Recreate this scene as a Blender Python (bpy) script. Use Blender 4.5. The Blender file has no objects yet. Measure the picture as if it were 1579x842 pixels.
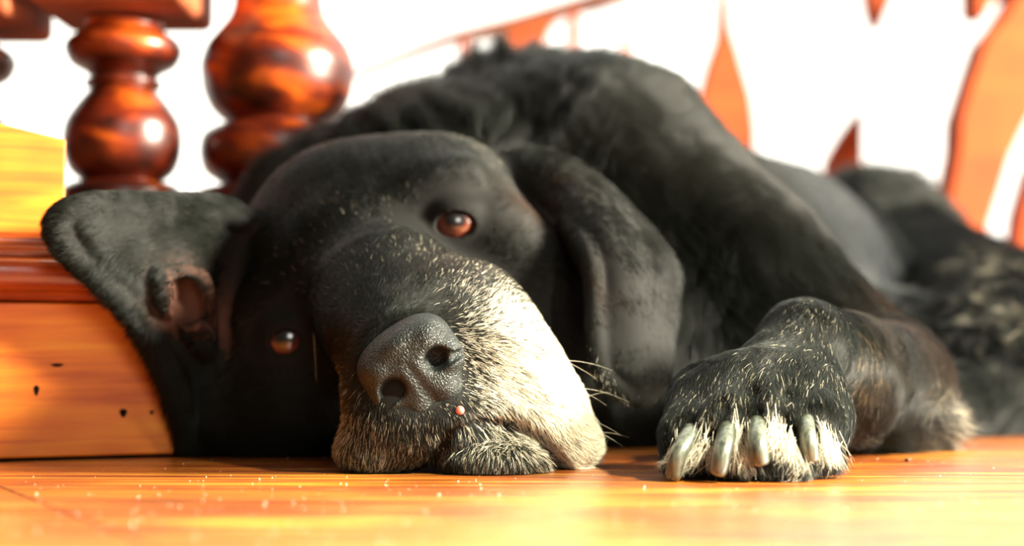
import bpy, bmesh, math
import numpy as np
from mathutils import Vector, Matrix
rng = np.random.default_rng(7)
sc = bpy.context.scene
col = sc.collection

# ------------------------------------------------------------------ camera
F = 2400.0; H = 0.05; T = math.atan(119 / F)
cd = bpy.data.cameras.new('camera'); cam = bpy.data.objects.new('camera', cd); col.objects.link(cam)
cam.location = (0, 0, H); cam.rotation_euler = (math.pi / 2 + T, 0, 0)
cd.sensor_width = 36; cd.lens = F * 36 / 1579; cd.clip_start = .02; cd.clip_end = 100
cd.dof.use_dof = True; cd.dof.focus_distance = .625; cd.dof.aperture_fstop = 4.6
sc.camera = cam

def at(u, v, Y):
    x, yc, zc = u - 789.5, F, 421 - v
    y = yc * math.cos(T) - zc * math.sin(T); z = yc * math.sin(T) + zc * math.cos(T)
    return np.array((x * Y / y, Y, H + z * Y / y))

# ------------------------------------------------------------------ light
sc.view_settings.view_transform = 'Standard'; sc.view_settings.look = 'None'
sc.view_settings.gamma = 1; sc.view_settings.use_curve_mapping = False
sc.view_settings.exposure = 0.0
w = bpy.data.worlds.new('bright_room'); sc.world = w; w.use_nodes = True
nt = w.node_tree; nt.nodes.clear()
wo = nt.nodes.new('ShaderNodeOutputWorld'); bg = nt.nodes.new('ShaderNodeBackground')
tc = nt.nodes.new('ShaderNodeTexCoord'); sx = nt.nodes.new('ShaderNodeSeparateXYZ')
mr = nt.nodes.new('ShaderNodeMapRange'); mr.inputs['From Min'].default_value = -.05; mr.inputs['From Max'].default_value = .45
mr.interpolation_type = 'SMOOTHSTEP'
mx = nt.nodes.new('ShaderNodeMix'); mx.data_type = 'RGBA'
mx.inputs[6].default_value = (.062, .066, .048, 1); mx.inputs[7].default_value = (2.5, 2.42, 2.15, 1)
nt.links.new(tc.outputs['Generated'], sx.inputs[0]); nt.links.new(sx.outputs['Y'], mr.inputs[0])
nt.links.new(mr.outputs[0], mx.inputs[0]); nt.links.new(mx.outputs[2], bg.inputs[0]); nt.links.new(bg.outputs[0], wo.inputs[0])
def area(name, loc, tgt, sx_, sy_, energy, color):
    l = bpy.data.lights.new(name, 'AREA'); l.shape = 'RECTANGLE'; l.size = sx_; l.size_y = sy_; l.energy = energy; l.color = color
    o = bpy.data.objects.new(name, l); col.objects.link(o); o.location = loc
    o.rotation_euler = (Vector(tgt) - Vector(loc)).to_track_quat('-Z', 'Y').to_euler(); return o
area('window_light', (2.0, .40, .80), (0, .68, .05), .5, .5, 480, (1, .92, .74))
# unseen spot lamp added to brighten the floor in front of the dog
sl = bpy.data.lights.new('floor_spot', 'SPOT'); sl.energy = 1000; sl.color = (1, .95, .72); sl.spot_size = math.radians(24); sl.spot_blend = .8; sl.shadow_soft_size = .05
so_ = bpy.data.objects.new('floor_spot', sl); col.objects.link(so_); so_.location = (1.15, -.25, 1.25); so_.rotation_euler = (Vector((.24, .36, 0)) - Vector(so_.location)).to_track_quat('-Z', 'Y').to_euler()
area('rear_fill_light', (.55, -1.3, .9), (0, .7, .1), .7, .6, 13, (1, .97, .9))  # fill lamp added behind the camera for eye highlight and nose sheen
sc.cycles.use_denoising = True
sc.cycles.max_bounces = 6; sc.cycles.diffuse_bounces = 3; sc.cycles.glossy_bounces = 3; sc.cycles.transparent_max_bounces = 4

# ------------------------------------------------------------------ materials
def mat(name, base=(.5, .5, .5), rough=.5, spec=.5, coat=0, coat_rough=.1):
    m = bpy.data.materials.new(name); m.use_nodes = True
    b = m.node_tree.nodes['Principled BSDF']
    b.inputs['Base Color'].default_value = (*base, 1); b.inputs['Roughness'].default_value = rough
    b.inputs['Specular IOR Level'].default_value = spec; b.inputs['Coat Weight'].default_value = coat
    b.inputs['Coat Roughness'].default_value = coat_rough
    return m, m.node_tree, b
def ramp(nt, stops):
    r = nt.nodes.new('ShaderNodeValToRGB'); e = r.color_ramp.elements
    while len(e) < len(stops): e.new(.5)
    for el, (p, c) in zip(e, stops): el.position = p; el.color = (*c, 1)
    return r
def wood(name, dark, mid, light, gscale=(6, 60, 60), blotch=18., rough=.3, coat=.6, bump=.15, coat_rough=.12, patch=None):
    m, nt, b = mat(name, mid, rough, .5, coat, coat_rough)
    t = nt.nodes.new('ShaderNodeTexCoord'); mp = nt.nodes.new('ShaderNodeMapping'); mp.inputs['Scale'].default_value = gscale
    n1 = nt.nodes.new('ShaderNodeTexNoise'); n1.inputs['Scale'].default_value = 1.0; n1.inputs['Detail'].default_value = 6; n1.inputs['Distortion'].default_value = .6
    n2 = nt.nodes.new('ShaderNodeTexNoise'); n2.inputs['Scale'].default_value = blotch; n2.inputs['Detail'].default_value = 3
    L = nt.links.new
    L(t.outputs['Object'], mp.inputs[0]); L(mp.outputs[0], n1.inputs['Vector']); L(t.outputs['Object'], n2.inputs['Vector'])
    r1 = ramp(nt, [(.3, dark), (.5, mid), (.7, light)]); L(n1.outputs['Fac'], r1.inputs[0])
    r2 = ramp(nt, [(.35, patch or tuple(c * .35 for c in dark)), (.55, (1, 1, 1))])
    L(n2.outputs['Fac'], r2.inputs[0])
    mm = nt.nodes.new('ShaderNodeMix'); mm.data_type = 'RGBA'; mm.blend_type = 'MULTIPLY'; mm.inputs[0].default_value = .8
    L(r1.outputs[0], mm.inputs[6]); L(r2.outputs[0], mm.inputs[7]); L(mm.outputs[2], b.inputs['Base Color'])
    bp = nt.nodes.new('ShaderNodeBump'); bp.inputs['Strength'].default_value = bump; bp.inputs['Distance'].default_value = .001
    L(n1.outputs['Fac'], bp.inputs['Height']); L(bp.outputs[0], b.inputs['Normal'])
    return m, nt, b, mm

M = {}
M['post'] = wood('stained_pine', (.60, .12, .005), (.82, .22, .007), (.9, .33, .010), (10, 10, 170), 11, .45, .15, .25, patch=(.75, .50, .4))[0]
M['mould'] = wood('dark_stained_moulding', (.22, .030, .006), (.42, .07, .012), (.55, .13, .02), (8, 8, 140), 22, .3, .6, .15, patch=(.5, .35, .3))[0]
M['turned'] = wood('varnished_turned_wood', (.012, .003, .0015), (.15, .015, .002), (.72, .13, .008), (22, 22, 60), 20, .36, .12, .1, .25, patch=(.12, .07, .07))[0]
M['block'] = wood('brown_square_wood', (.20, .04, .012), (.30, .07, .02), (.40, .10, .03), (22, 22, 60), 20, .8, 0, .1, .25, patch=(.5, .4, .4))[0]
M['chair'] = wood('orange_varnished_wood', (.26, .040, .003), (.32, .052, .004), (.38, .064, .005), (6, 6, 30), 6, .85, 0, .1, patch=(.8, .7, .6))[0]
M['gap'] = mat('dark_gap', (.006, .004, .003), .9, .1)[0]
M['brown'] = wood('brown_rail_wood', (.10, .022, .005), (.16, .04, .008), (.22, .06, .012), (6, 6, 30), 6, .45, .3, .1, patch=(.6, .5, .5))[0]
# floor: varnished worn boards
fm, nt, b, fmix = wood('varnished_floor_boards', (.16, .026, .004), (.40, .095, .008), (.70, .32, .028), (7, 120, 5), 9,   .36, .8, .3, .27, patch=(.45, .32, .30))
t = nt.nodes.new('ShaderNodeTexCoord')
mp = nt.nodes.new('ShaderNodeMapping'); mp.inputs['Scale'].default_value = (9, 160, 1); nt.links.new(t.outputs['Object'], mp.inputs[0])
n3 = nt.nodes.new('ShaderNodeTexNoise'); n3.inputs['Scale'].default_value = 1; n3.inputs['Detail'].default_value = 8; n3.inputs['Roughness'].default_value = .7
nt.links.new(mp.outputs[0], n3.inputs['Vector'])
r3 = ramp(nt, [(.25, (.12, .12, .12)), (.75, (.5, .5, .5))]); nt.links.new(n3.outputs['Fac'], r3.inputs[0]); nt.links.new(r3.outputs[0], b.inputs['Roughness'])
r4 = ramp(nt, [(.60, (0, 0, 0)), (.72, (1, 1, 1))]); nt.links.new(n3.outputs['Fac'], r4.inputs[0])
pm = nt.nodes.new('ShaderNodeMix'); pm.data_type = 'RGBA'; pm.inputs[7].default_value = (.85, .50, .11, 1)
nt.links.new(r4.outputs[0], pm.inputs[0]); nt.links.new(fmix.outputs[2], pm.inputs[6]); nt.links.new(pm.outputs[2], b.inputs['Base Color'])
vo = nt.nodes.new('ShaderNodeTexVoronoi'); vo.inputs['Scale'].default_value = 260; nt.links.new(t.outputs['Object'], vo.inputs['Vector'])
b2 = nt.nodes.new('ShaderNodeBump'); b2.inputs['Strength'].default_value = .6; b2.inputs['Distance'].default_value = .0008
nt.links.new(n3.outputs['Fac'], b2.inputs['Height']); nt.links.new(b2.outputs[0], b.inputs['Normal']); nt.links.new(b2.outputs[0], b.inputs['Coat Normal'])
M['floor'] = fm

# ------------------------------------------------------------------ helpers
def new_obj(name, verts, faces, m=None, parent=None, smooth=True):
    me = bpy.data.meshes.new(name); me.from_pydata([tuple(map(float, v)) for v in verts], [], faces); me.update()
    if m: me.materials.append(m)
    if smooth: me.polygons.foreach_set('use_smooth', [True] * len(me.polygons))
    o = bpy.data.objects.new(name, me); col.objects.link(o); o.parent = parent; return o
def thing(name, label, cat, loc=(0, 0, 0), rotz=0, group=None):
    o = bpy.data.objects.new(name, None); col.objects.link(o); o.empty_display_size = .05
    o.location = loc; o.rotation_euler = (0, 0, rotz); o['label'] = label; o['category'] = cat
    if group: o['group'] = group
    return o
def tag(o, label=None, cat=None, group=None, kind=None):
    for k, v in (('label', label), ('category', cat), ('group', group), ('kind', kind)):
        if v: o[k] = v
    return o
def bevel(o, w, s=3):
    bm = bmesh.new(); bm.from_mesh(o.data)
    bmesh.ops.bevel(bm, geom=bm.edges[:], offset=w, segments=s, profile=.5, affect='EDGES'); bm.to_mesh(o.data); bm.free()
    o.data.polygons.foreach_set('use_smooth', [True] * len(o.data.polygons))
    md = o.modifiers.new('wn', 'WEIGHTED_NORMAL'); return o
def box(name, x0, x1, y0, y1, z0, z1, m, parent, bv=.001):
    v = [(x, y, z) for x in (x0, x1) for y in (y0, y1) for z in (z0, z1)]
    o = new_obj(name, v, [(0, 1, 3, 2), (4, 6, 7, 5), (0, 4, 5, 1), (2, 3, 7, 6), (0, 2, 6, 4), (1, 5, 7, 3)], m, parent)
    return bevel(o, bv)
def lathe(name, prof, m, parent, seg=64):
    n = len(prof); v = []; f = []
    for i in range(seg):
        a = 2 * math.pi * i / seg
        v += [(r * math.cos(a), r * math.sin(a), z) for r, z in prof]
    for i in range(seg):
        j = (i + 1) % seg
        f += [(i * n + k, j * n + k, j * n + k + 1, i * n + k + 1) for k in range(n - 1)]
    f.append(tuple(i * n for i in range(seg))[::-1]); f.append(tuple(i * n + n - 1 for i in range(seg)))
    return new_obj(name, v, f, m, parent)
def smooth_prof(pts, n=8):
    out = []
    P = [pts[0]] + list(pts) + [pts[-1]]
    for i in range(1, len(P) - 2):
        p0, p1, p2, p3 = map(np.array, P[i - 1:i + 3])
        for k in range(n):
            t = k / n
            out.append(tuple(.5 * ((2 * p1) + (-p0 + p2) * t + (2 * p0 - 5 * p1 + 4 * p2 - p3) * t * t + (-p0 + 3 * p1 - 3 * p2 + p3) * t ** 3)))
    out.append(tuple(pts[-1])); return out
def tube(name, pts, rads, m, parent=None, seg=16, squash=1.):
    pts = [Vector(p) for p in pts]; v = []; f = []
    for i, p in enumerate(pts):
        d = (pts[min(i + 1, len(pts) - 1)] - pts[max(i - 1, 0)]).normalized()
        a = d.cross(Vector((0, 1, 0))).normalized(); bb = d.cross(a).normalized()
        for k in range(seg):
            q = 2 * math.pi * k / seg
            v.append(p + a * rads[i] * math.cos(q) + bb * rads[i] * squash * math.sin(q))
    for i in range(len(pts) - 1):
        for k in range(seg):
            k2 = (k + 1) % seg; f.append((i * seg + k, i * seg + k2, (i + 1) * seg + k2, (i + 1) * seg + k))
    f.append(tuple(range(seg))[::-1]); f.append(tuple((len(pts) - 1) * seg + k for k in range(seg)))
    return new_obj(name, v, f, m, parent)
def prism(name, outline, Y0, Y1, m, parent, bv=.004):
    """a plank sawn to a shape and given real thickness"""
    a = [at(u, v, Y0) for u, v in outline]; n = len(a)
    v = a + [(p[0], Y1, p[2]) for p in a]
    f = [tuple(range(n))[::-1], tuple(range(n, 2 * n))] + [(i, (i + 1) % n, (i + 1) % n + n, i + n) for i in range(n)]
    o = new_obj(name, v, f, m, parent)
    bm = bmesh.new(); bm.from_mesh(o.data); bmesh.ops.recalc_face_normals(bm, faces=bm.faces[:])
    ed = [e for e in bm.edges if e.calc_face_angle(0) > .6 and (e.verts[0].co.y == e.verts[1].co.y)]
    bmesh.ops.bevel(bm, geom=ed, offset=bv, segments=3, affect='EDGES'); bm.to_mesh(o.data); bm.free(); o.data.polygons.foreach_set('use_smooth', [False] * len(o.data.polygons)); return o

# ------------------------------------------------------------------ the setting
fl = new_obj('floor', [(-3, -1, 0), (3, -1, 0), (3, 5, 0), (-3, 5, 0)], [(0, 1, 2, 3)], M['floor'], smooth=False)
tag(fl, kind='structure')

def A_(u, v):
    q = at(u, v, 1.0); k = H / (H - q[2]); return np.array((q[0] * k, k, 0))
pa, pb = A_(-40, 735), A_(260, 852); dd = (pb - pa)[:2]; dd /= np.linalg.norm(dd); nn_ = np.array((-dd[1], dd[0], 0)) * .0005
sm = new_obj('floor_seam', [pa - nn_ + (0, 0, .0001), pb - nn_ + (0, 0, .0001), pb + nn_ + (0, 0, .0001), pa + nn_ + (0, 0, .0001)], [(0, 1, 2, 3)], M['gap'], smooth=False); tag(sm, kind='structure')
bm = bmesh.new()
for i in range(420):
    q = A_(rng.uniform(0, 1579), 705 + 137 * rng.random() ** 1.3); r = abs(rng.normal()) * .00010 + .00008
    bmesh.ops.create_icosphere(bm, subdivisions=1, radius=r, matrix=Matrix.Translation((q[0], q[1], r * .8)) @ Matrix.Diagonal((1, 1.3, .8, 1)))
me = bpy.data.meshes.new('dust'); bm.to_mesh(me); bm.free(); me.materials.append(mat('dust_specks', (.85, .78, .65), .4, .6)[0])
o = bpy.data.objects.new('dust', me); col.objects.link(o); tag(o, 'fine pale dust specks scattered over the wooden floor', 'dust', kind='stuff')
bm = bmesh.new(); bmesh.ops.create_icosphere(bm, subdivisions=3, radius=.0015)
for v_ in bm.verts: v_.co *= 1 + .25 * math.sin(v_.co.x * 3000) * math.cos(v_.co.y * 2500); v_.co.z *= .6
me = bpy.data.meshes.new('crumb'); bm.to_mesh(me); bm.free(); me.materials.append(mat('crumb_brown', (.10, .04, .015), .7, .3)[0]); me.polygons.foreach_set('use_smooth', [True] * len(me.polygons))
o = bpy.data.objects.new('crumb', me); col.objects.link(o); q = A_(1401, 712); o.location = (q[0], q[1], .0008); tag(o, 'small dark crumb on the floor right of the paw', 'crumb')

# newel post on the left
ang = math.radians(24.5)
p0 = at(0, 711, .699)
np_ = thing('newel_post', 'bright orange square newel post base with dark red moulding at the left edge', 'post', (p0[0], p0[1], 0), ang)
box('base_block', -.11, .078, 0, .10, .0015, .0715, M['post'], np_, .0012)
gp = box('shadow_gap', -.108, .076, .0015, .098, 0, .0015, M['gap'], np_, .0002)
prof = [(.004, .0718), (-.001, .0728), (-.0035, .076), (-.0075, .0775), (-.0105, .081), (-.0105, .087), (-.0080, .0905), (-.0035, .0925), (-.0035, .0945), (.000, .0955),
        (.003, .0985), (.004, .1015), (.009, .1022), (.012, .104)]
prof = smooth_prof(prof, 4)
n = len(prof); vs = []
X0, X1, D = -.11, .078, .10
for off, z in prof:   # mitred round the three seen sides
    vs += [(X0 + off, off, z), (X1 - off, off, z), (X1 - off, D - off, z), (X0 + off, D - off, z)]
fs = [(4 * i + k, 4 * i + (k + 1) % 4, 4 * i + 4 + (k + 1) % 4, 4 * i + 4 + k) for i in range(n - 1) for k in range(4)]
fs.append((3, 2, 1, 0)); fs.append(tuple(4 * (n - 1) + k for k in range(4)))
mo = new_obj('moulding', vs, fs, M['mould'], np_); tag(mo, 'dark red rounded moulding')
md = mo.modifiers.new('es', 'EDGE_SPLIT'); md.split_angle = math.radians(50)
xr = .0285
sv = [(-.11, .012, .1035), (xr, .012, .1035), (xr, .085, .1035), (-.11, .085, .1035),
      (-.11, .012, .176), (xr, .012, .148), (xr, .085, .148), (-.11, .085, .176)]
so = new_obj('shaft', sv, [(3, 2, 1, 0), (4, 5, 6, 7), (0, 1, 5, 4), (1, 2, 6, 5), (2, 3, 7, 6), (3, 0, 4, 7)], M['post'], np_); bevel(so, .001)
tag(so, 'yellow sunlit shaft')
# old knots and nail holes in the block
def dent(x, z, rx, rz):
    v = [(x, -.0003, z)] + [(x + rx * math.cos(a) * (1 + .25 * math.sin(3 * a)), -.00015, z + rz * math.sin(a)) for a in np.linspace(0, 2 * math.pi, 14)[:-1]]
    o = new_obj('nail_hole', v, [(0, i, i % 13 + 1) for i in range(1, 14)], M['gap'], np_)
for u_, v_, rx, rz in ((56, 602, .0012, .0024), (190, 637, .0017, .0020), (88, 563, .0028, .0008), (234, 636, .0010, .0010)):
    # intersect the view ray with the block's front face
    q = at(u_, v_, 1.0); c_, s_ = math.cos(ang), math.sin(ang)
    # point k*q (from camera) on the plane n.(p-p0)=0 with n=(s,-c)
    k = (s_ * p0[0] - c_ * p0[1]) / (s_ * q[0] - c_ * q[1])
    X = k * q[0]; Z = H + k * (q[2] - H); Yq = k * q[1]
    dent((X - p0[0]) * c_ + (Yq - p0[1]) * s_, Z, rx, rz)

# turned balusters
def v2z(v, Y): return at(789, v, Y)[2]
def baluster(u, Y, px, label, kind, dv=0, big=False):
    base = at(u, 540, Y); s = Y / F
    t = thing('turned_baluster', label, 'baluster', (base[0], Y, 0), 0, 'turned balusters behind the dog')
    P = [(px[i][1] * s, v2z(px[i][0] + dv, Y)) for i in range(len(px))]
    lathe('turned_shaft', smooth_prof(P, 6), M['turned'], t)
    z1 = P[0][1]; r = px[0][1] * s
    lathe('foot', [(r * 1.05, 0), (r * 1.05, z1 * .5), (r * .95, z1 * .55), (r * .95, z1 - .004), (r * .9, z1 + .002)], M['turned'], t)
    return t
b1 = [(318, 92), (296, 90), (286, 80), (281, 62), (276, 66), (262, 80), (240, 88), (215, 90), (190, 86), (165, 71), (145, 55), (137, 50), (134, 57), (127, 58), (123, 50), (112, 58), (100, 79), (80, 89), (65, 84), (52, 66), (44, 58), (36, 60)]
t = baluster(185, .95, b1, 'slim dark orange turned baluster with a square block above, behind the newel post', 0)
s = .95 / F
box('square_block', -120 * s, 118 * s, -118 * s, 118 * s, v2z(28, .95), v2z(-160, .95), M['block'], t, .006)
t = baluster(-75, .95, b1, 'turned baluster cut off by the left edge of the photo, only its bulge in view', 0, dv=18)
s = .95 / F
box('square_block', -118 * s, 118 * s, -118 * s, 118 * s, v2z(46, .95), v2z(-160, .95), M['block'], t, .006)
b2 = [(330, 128), (305, 126), (296, 118), (288, 86), (280, 92), (265, 111), (239, 118), (212, 114), (200, 98), (194, 82), (188, 82), (171, 100), (145, 113), (120, 117), (98, 117), (73, 108), (50, 90), (30, 75), (10, 68), (-20, 66), (-60, 72), (-110, 90)]
baluster(425, .97, b2, 'fattest turned baluster with a broad sunlit bulb, behind the dog\'s head', 0, big=True)

# ------------------------------------------------------------------ bright things far behind
c = thing('timber_armchair', 'orange wooden armchair with a raking arm rail above the dog\'s back', 'chair', at(800, 640, 1.9) * (1, 1, 0))
def inv(o, root):   # world-space mesh under a located root
    o.data.transform(Matrix.Translation(-Vector(root.location))); return o
Ya = 1.9
inv(prism('arm_rail', [(540, 112), (620, 78), (700, 48), (800, 22), (900, -8), (1010, -45), (1015, -25), (930, 6), (880, 14), (850, 30), (790, 46), (700, 58), (620, 84), (545, 114)], Ya, Ya + .05, M['brown'], c, .002), c)
inv(prism('arm_bracket', [(770, 44), (872, 14), (850, 40), (836, 75), (833, 130), (832, 620), (790, 620), (790, 130), (785, 85)], Ya + .01, Ya + .04, M['chair'], c, .002), c)
for (u0, w0, v0) in ((716, 9, 52), (885, 10, 14), (966, 9, 55)):
    inv(prism('spindle', [(u0 - w0 * .7, v0), (u0 + w0 * .7, v0), (u0 + w0, v0 + 30), (u0 + w0 * .8, v0 + 70), (u0 + w0, 620), (u0 - w0, 620), (u0 - w0 * .8, v0 + 70), (u0 - w0, v0 + 30)], Ya + .012, Ya + .035, M['chair'], c, .002), c)
inv(prism('seat_rail', [(690, 380), (1010, 380), (1010, 430), (690, 430)], Ya + .0, Ya + .05, M['chair'], c, .002), c)
c = thing('carved_chair', 'orange wooden chair with two flame shaped carved legs behind the dog\'s flank', 'chair', at(1200, 640, 2.0) * (1, 1, 0))
inv(prism('carved_leg', [(1116, -40), (1124, 0), (1126, 40), (1138, 75), (1148, 110), (1160, 150), (1166, 200), (1166, 600), (1076, 600), (1074, 200), (1078, 150), (1092, 95), (1108, 50), (1112, 0)], 2., 2.05, M['chair'], c, .003), c)
inv(prism('carved_leg', [(1332, 165), (1332, 230), (1332, 600), (1276, 600), (1272, 290), (1280, 240), (1300, 205), (1318, 180)], 2., 2.05, M['chair'], c, .003), c)
inv(prism('seat_rail', [(1076, 330), (1332, 330), (1332, 400), (1076, 400)], 2.01, 2.04, M['chair'], c, .003), c)
inv(prism('carved_crest', [(1326, -70), (1420, -70), (1378, -5), (1356, 46), (1342, 20)], 2., 2.04, M['chair'], c, .003), c)
c = thing('curved_chair', 'chair with one broad curved orange leg at the right edge', 'chair', at(1520, 640, 1.8) * (1, 1, 0))
inv(prism('curved_leg', [(1500, -90), (1680, -90), (1660, 40), (1605, 150), (1579, 200), (1560, 240), (1545, 290), (1527, 345), (1520, 400), (1520, 612), (1440, 612), (1446, 400), (1454, 335), (1462, 290), (1474, 230), (1476, 180), (1492, 130), (1505, 90), (1515, 60), (1540, 30), (1566, -10), (1545, -20), (1520, 25), (1502, 15)], 1.8, 1.86, M['chair'], c, .006), c)
inv(prism('rear_leg', [(1640, 200), (1640, 612), (1560, 612), (1563, 400), (1570, 330), (1590, 260)], 1.9, 1.95, M['chair'], c, .006), c)

# ------------------------------------------------------------------ the dog: one continuous surface from a distance field
FINE = 1.25e-3
def axis(segs):
    out = [segs[0][0]]
    for a, b_, h0, h1 in segs:
        while out[-1] < b_:
            t = (out[-1] - a) / (b_ - a); out.append(out[-1] + h0 + (h1 - h0) * max(0, t))
    return np.array(out, np.float32)
gx = axis([(-.262, .27, FINE, FINE), (.27, .62, FINE, .008)])
gy = axis([(.545, .84, FINE, FINE), (.84, 1.65, FINE, .010)])
gz = axis([(-.006, .16, FINE, FINE), (.16, .30, FINE, .0035)])
SD = np.full((len(gx), len(gy), len(gz)), .05, np.float32)
def region(lo, hi):
    s = []
    for g, a, b_ in zip((gx, gy, gz), lo, hi):
        i0, i1 = np.searchsorted(g, a), np.searchsorted(g, b_); s.append(slice(i0, i1))
    if any(q.stop <= q.start for q in s): return None, None
    X = gx[s[0]][:, None, None]; Y = gy[s[1]][None, :, None]; Z = gz[s[2]][None, None, :]
    return tuple(s), (X, Y, Z)
def smin(a, b_, k):
    h = np.clip(.5 + .5 * (b_ - a) / k, 0, 1); return b_ * (1 - h) + a * h - k * h * (1 - h)
def blend(s, d, k, op):
    cur = SD[s]
    if op == 'add': SD[s] = smin(cur, d, k)
    else: SD[s] = -smin(-cur, d, k)
def ell(c, r, rot=None, k=.012, op='add'):
    """ellipsoid; rot = 3x3 whose rows are the local axes"""
    r = np.array(r if hasattr(r, '__len__') else (r, r, r), float); R = r.max() + k + .012
    s, G = region(c - R, c + R)
    if s is None: return
    dx, dy, dz = G[0] - c[0], G[1] - c[1], G[2] - c[2]
    if rot is None: rot = np.eye(3)
    q = [(rot[i][0] * dx + rot[i][1] * dy + rot[i][2] * dz) for i in range(3)]
    k0 = np.sqrt(sum((q[i] / r[i]) ** 2 for i in range(3))); k1 = np.sqrt(sum((q[i] / r[i] ** 2) ** 2 for i in range(3))) + 1e-6
    blend(s, (k0 * (k0 - 1) / k1).astype(np.float32), k, op)
def cone(a, b_, ra, rb, k=.012, op='add'):
    lo = np.minimum(a, b_) - max(ra, rb) - k - .012; hi = np.maximum(a, b_) + max(ra, rb) + k + .012
    s, G = region(lo, hi)
    if s is None: return
    ba = b_ - a; L2 = float(ba @ ba)
    px, py, pz = G[0] - a[0], G[1] - a[1], G[2] - a[2]
    t = np.clip((px * ba[0] + py * ba[1] + pz * ba[2]) / L2, 0, 1)
    d = np.sqrt((px - t * ba[0]) ** 2 + (py - t * ba[1]) ** 2 + (pz - t * ba[2]) ** 2) - (ra + (rb - ra) * t)
    blend(s, d.astype(np.float32), k, op)
def crom(P, n):
    P = [np.array(p, float) for p in P]; P = [2 * P[0] - P[1]] + P + [2 * P[-1] - P[-2]]; out = []
    for i in range(1, len(P) - 2):
        for q in range(n):
            t = q / n; p0_, p1, p2, p3 = P[i - 1:i + 3]
            out.append(.5 * ((2 * p1) + (-p0_ + p2) * t + (2 * p0_ - 5 * p1 + 4 * p2 - p3) * t * t + (-p0_ + 3 * p1 - 3 * p2 + p3) * t ** 3))
    out.append(P[-2]); return out
def stroke(pts, k=.004, op='add', n=4):
    """pts: (u, v, Y, r) - a soft cord (added) or a groove (cut)"""
    q = crom([tuple(at(p[0], p[1], p[2])) + (p[3],) for p in pts], n)
    for a, b_ in zip(q[:-1], q[1:]): cone(a[:3], b_[:3], a[3], b_[3], k, op)
def balls(points, rads, k, op='add'):
    """a sheet of overlapping balls, hard-joined to each other and softly to the body"""
    lo = points.min(0) - rads.max() - k - .01; hi = points.max(0) + rads.max() + k + .01
    s, G = region(lo, hi); tmp = np.full(SD[s].shape, .05, np.float32)
    x, y, z = G[0][:, 0, 0], G[1][0, :, 0], G[2][0, 0, :]
    for p, r in zip(points, rads):
        R = r + .008
        i = slice(*np.searchsorted(x, (p[0] - R, p[0] + R))); j = slice(*np.searchsorted(y, (p[1] - R, p[1] + R))); l = slice(*np.searchsorted(z, (p[2] - R, p[2] + R)))
        if i.stop <= i.start or j.stop <= j.start or l.stop <= l.start: continue
        d = np.sqrt((x[i, None, None] - p[0]) ** 2 + (y[None, j, None] - p[1]) ** 2 + (z[None, None, l] - p[2]) ** 2) - r
        tmp[i, j, l] = np.minimum(tmp[i, j, l], d)
    blend(s, tmp, k, op)
def sheet(rows, r, k=.004, nu=40, nv=26, bulge=0., op='add'):
    """rows of (u,v,Y) across, lofted into a smooth thin flap; r = half thickness"""
    R = [crom([at(*p) for p in row], 12) for row in rows]
    m = min(len(x) for x in R); R = [np.array([x[int(round(i * (len(x) - 1) / (m - 1)))] for i in range(m)]) for x in R]
    cols = [np.array(crom([R[j][i] for j in range(len(R))], 14)) for i in range(m)]
    P = np.array(cols)  # m x n x 3
    P = P.reshape(-1, 3)
    # resample to keep the count moderate
    balls(P, np.full(len(P), r), k, op)
    return P

# body, back to front -------------------------------------------------
A = at
cone(A(880, 385, .97), A(1170, 440, 1.20), .104, .090, .03)            # rib cage to loin
cone(A(1170, 440, 1.20), A(1330, 480, 1.42), .088, .080, .03)          # loin
ell(A(1345, 400, 1.44), (.078, .09, .082), None, .02)                  # haunch
cone(A(1370, 440, 1.40), A(1560, 520, 1.18), .072, .058, .03)          # thigh
cone(A(1590, 530, 1.16), A(1560, 600, .98), .056, .040, .02)           # hind shank
cone(A(1570, 610, .97), A(1480, 640, .93), .032, .024, .02)
cone(A(1250, 560, 1.15), A(1450, 600, 1.05), .07, .05, .03)            # belly
cone(A(810, 360, .95), A(700, 400, .90), .103, .088, .03)              # withers to neck
cone(A(700, 400, .90), A(540, 460, .86), .083, .066, .03)              # neck
cone(A(465, 338, .865), A(640, 295, .90), .032, .045, .02)              # ruff behind the head
ell(A(380, 560, .80), (.045, .05, .050), None, .03)                    # ruff by the post
ell(A(335, 630, .765), (.022, .04, .026), None, .02)
cone(A(930, 520, .88), A(1120, 560, .86), .075, .060, .03)             # brisket
cone(A(560, 600, .84), A(900, 600, .84), .06, .055, .03)               # throat
# fore leg
cone(A(930, 320, .91), A(1120, 440, .87), .085, .058, .018)            # shoulder
cone(A(1120, 440, .87), A(1335, 575, .82), .058, .035, .014)           # upper arm
cone(A(1372, 588, .80), A(1300, 578, .735), .0305, .0275, .012)        # fore arm
cone(A(1300, 575, .735), A(1245, 540, .685), .0270, .0200, .010)
ell(A(1395, 640, .785), (.022, .022, .016), None, .012)                # elbow pad
cone(A(1241, 532, .675), A(1200, 600, .655), .0190, .0190, .010)       # wrist to pastern
cone(A(1200, 600, .655), A(1165, 640, .650), .0200, .0235, .012)
cone(A(1120, 645, .648), A(1240, 640, .648), .0200, .0200, .010)
ell(A(1135, 630, .640), (.020, .020, .016), None, .010)
ell(A(1200, 610, .640), (.022, .020, .016), None, .010)
toes = [(1072, 655, 1054, 700, .612), (1132, 640, 1120, 702, .600), (1192, 632, 1190, 696, .600), (1250, 634, 1260, 690, .612)]
for (ku, kv, tu, tv, Y) in toes:
    cone(A(ku + (1160 - ku) * .12, kv - 44, Y + .040), A(ku + (tu - ku) * .35, kv + 12, Y + .004), .0128, .0106, .007)
    cone(A(ku + (tu - ku) * .35, kv + 16, Y + .008), A(tu, tv, Y + .004), .0112, .0088, .005)
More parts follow.
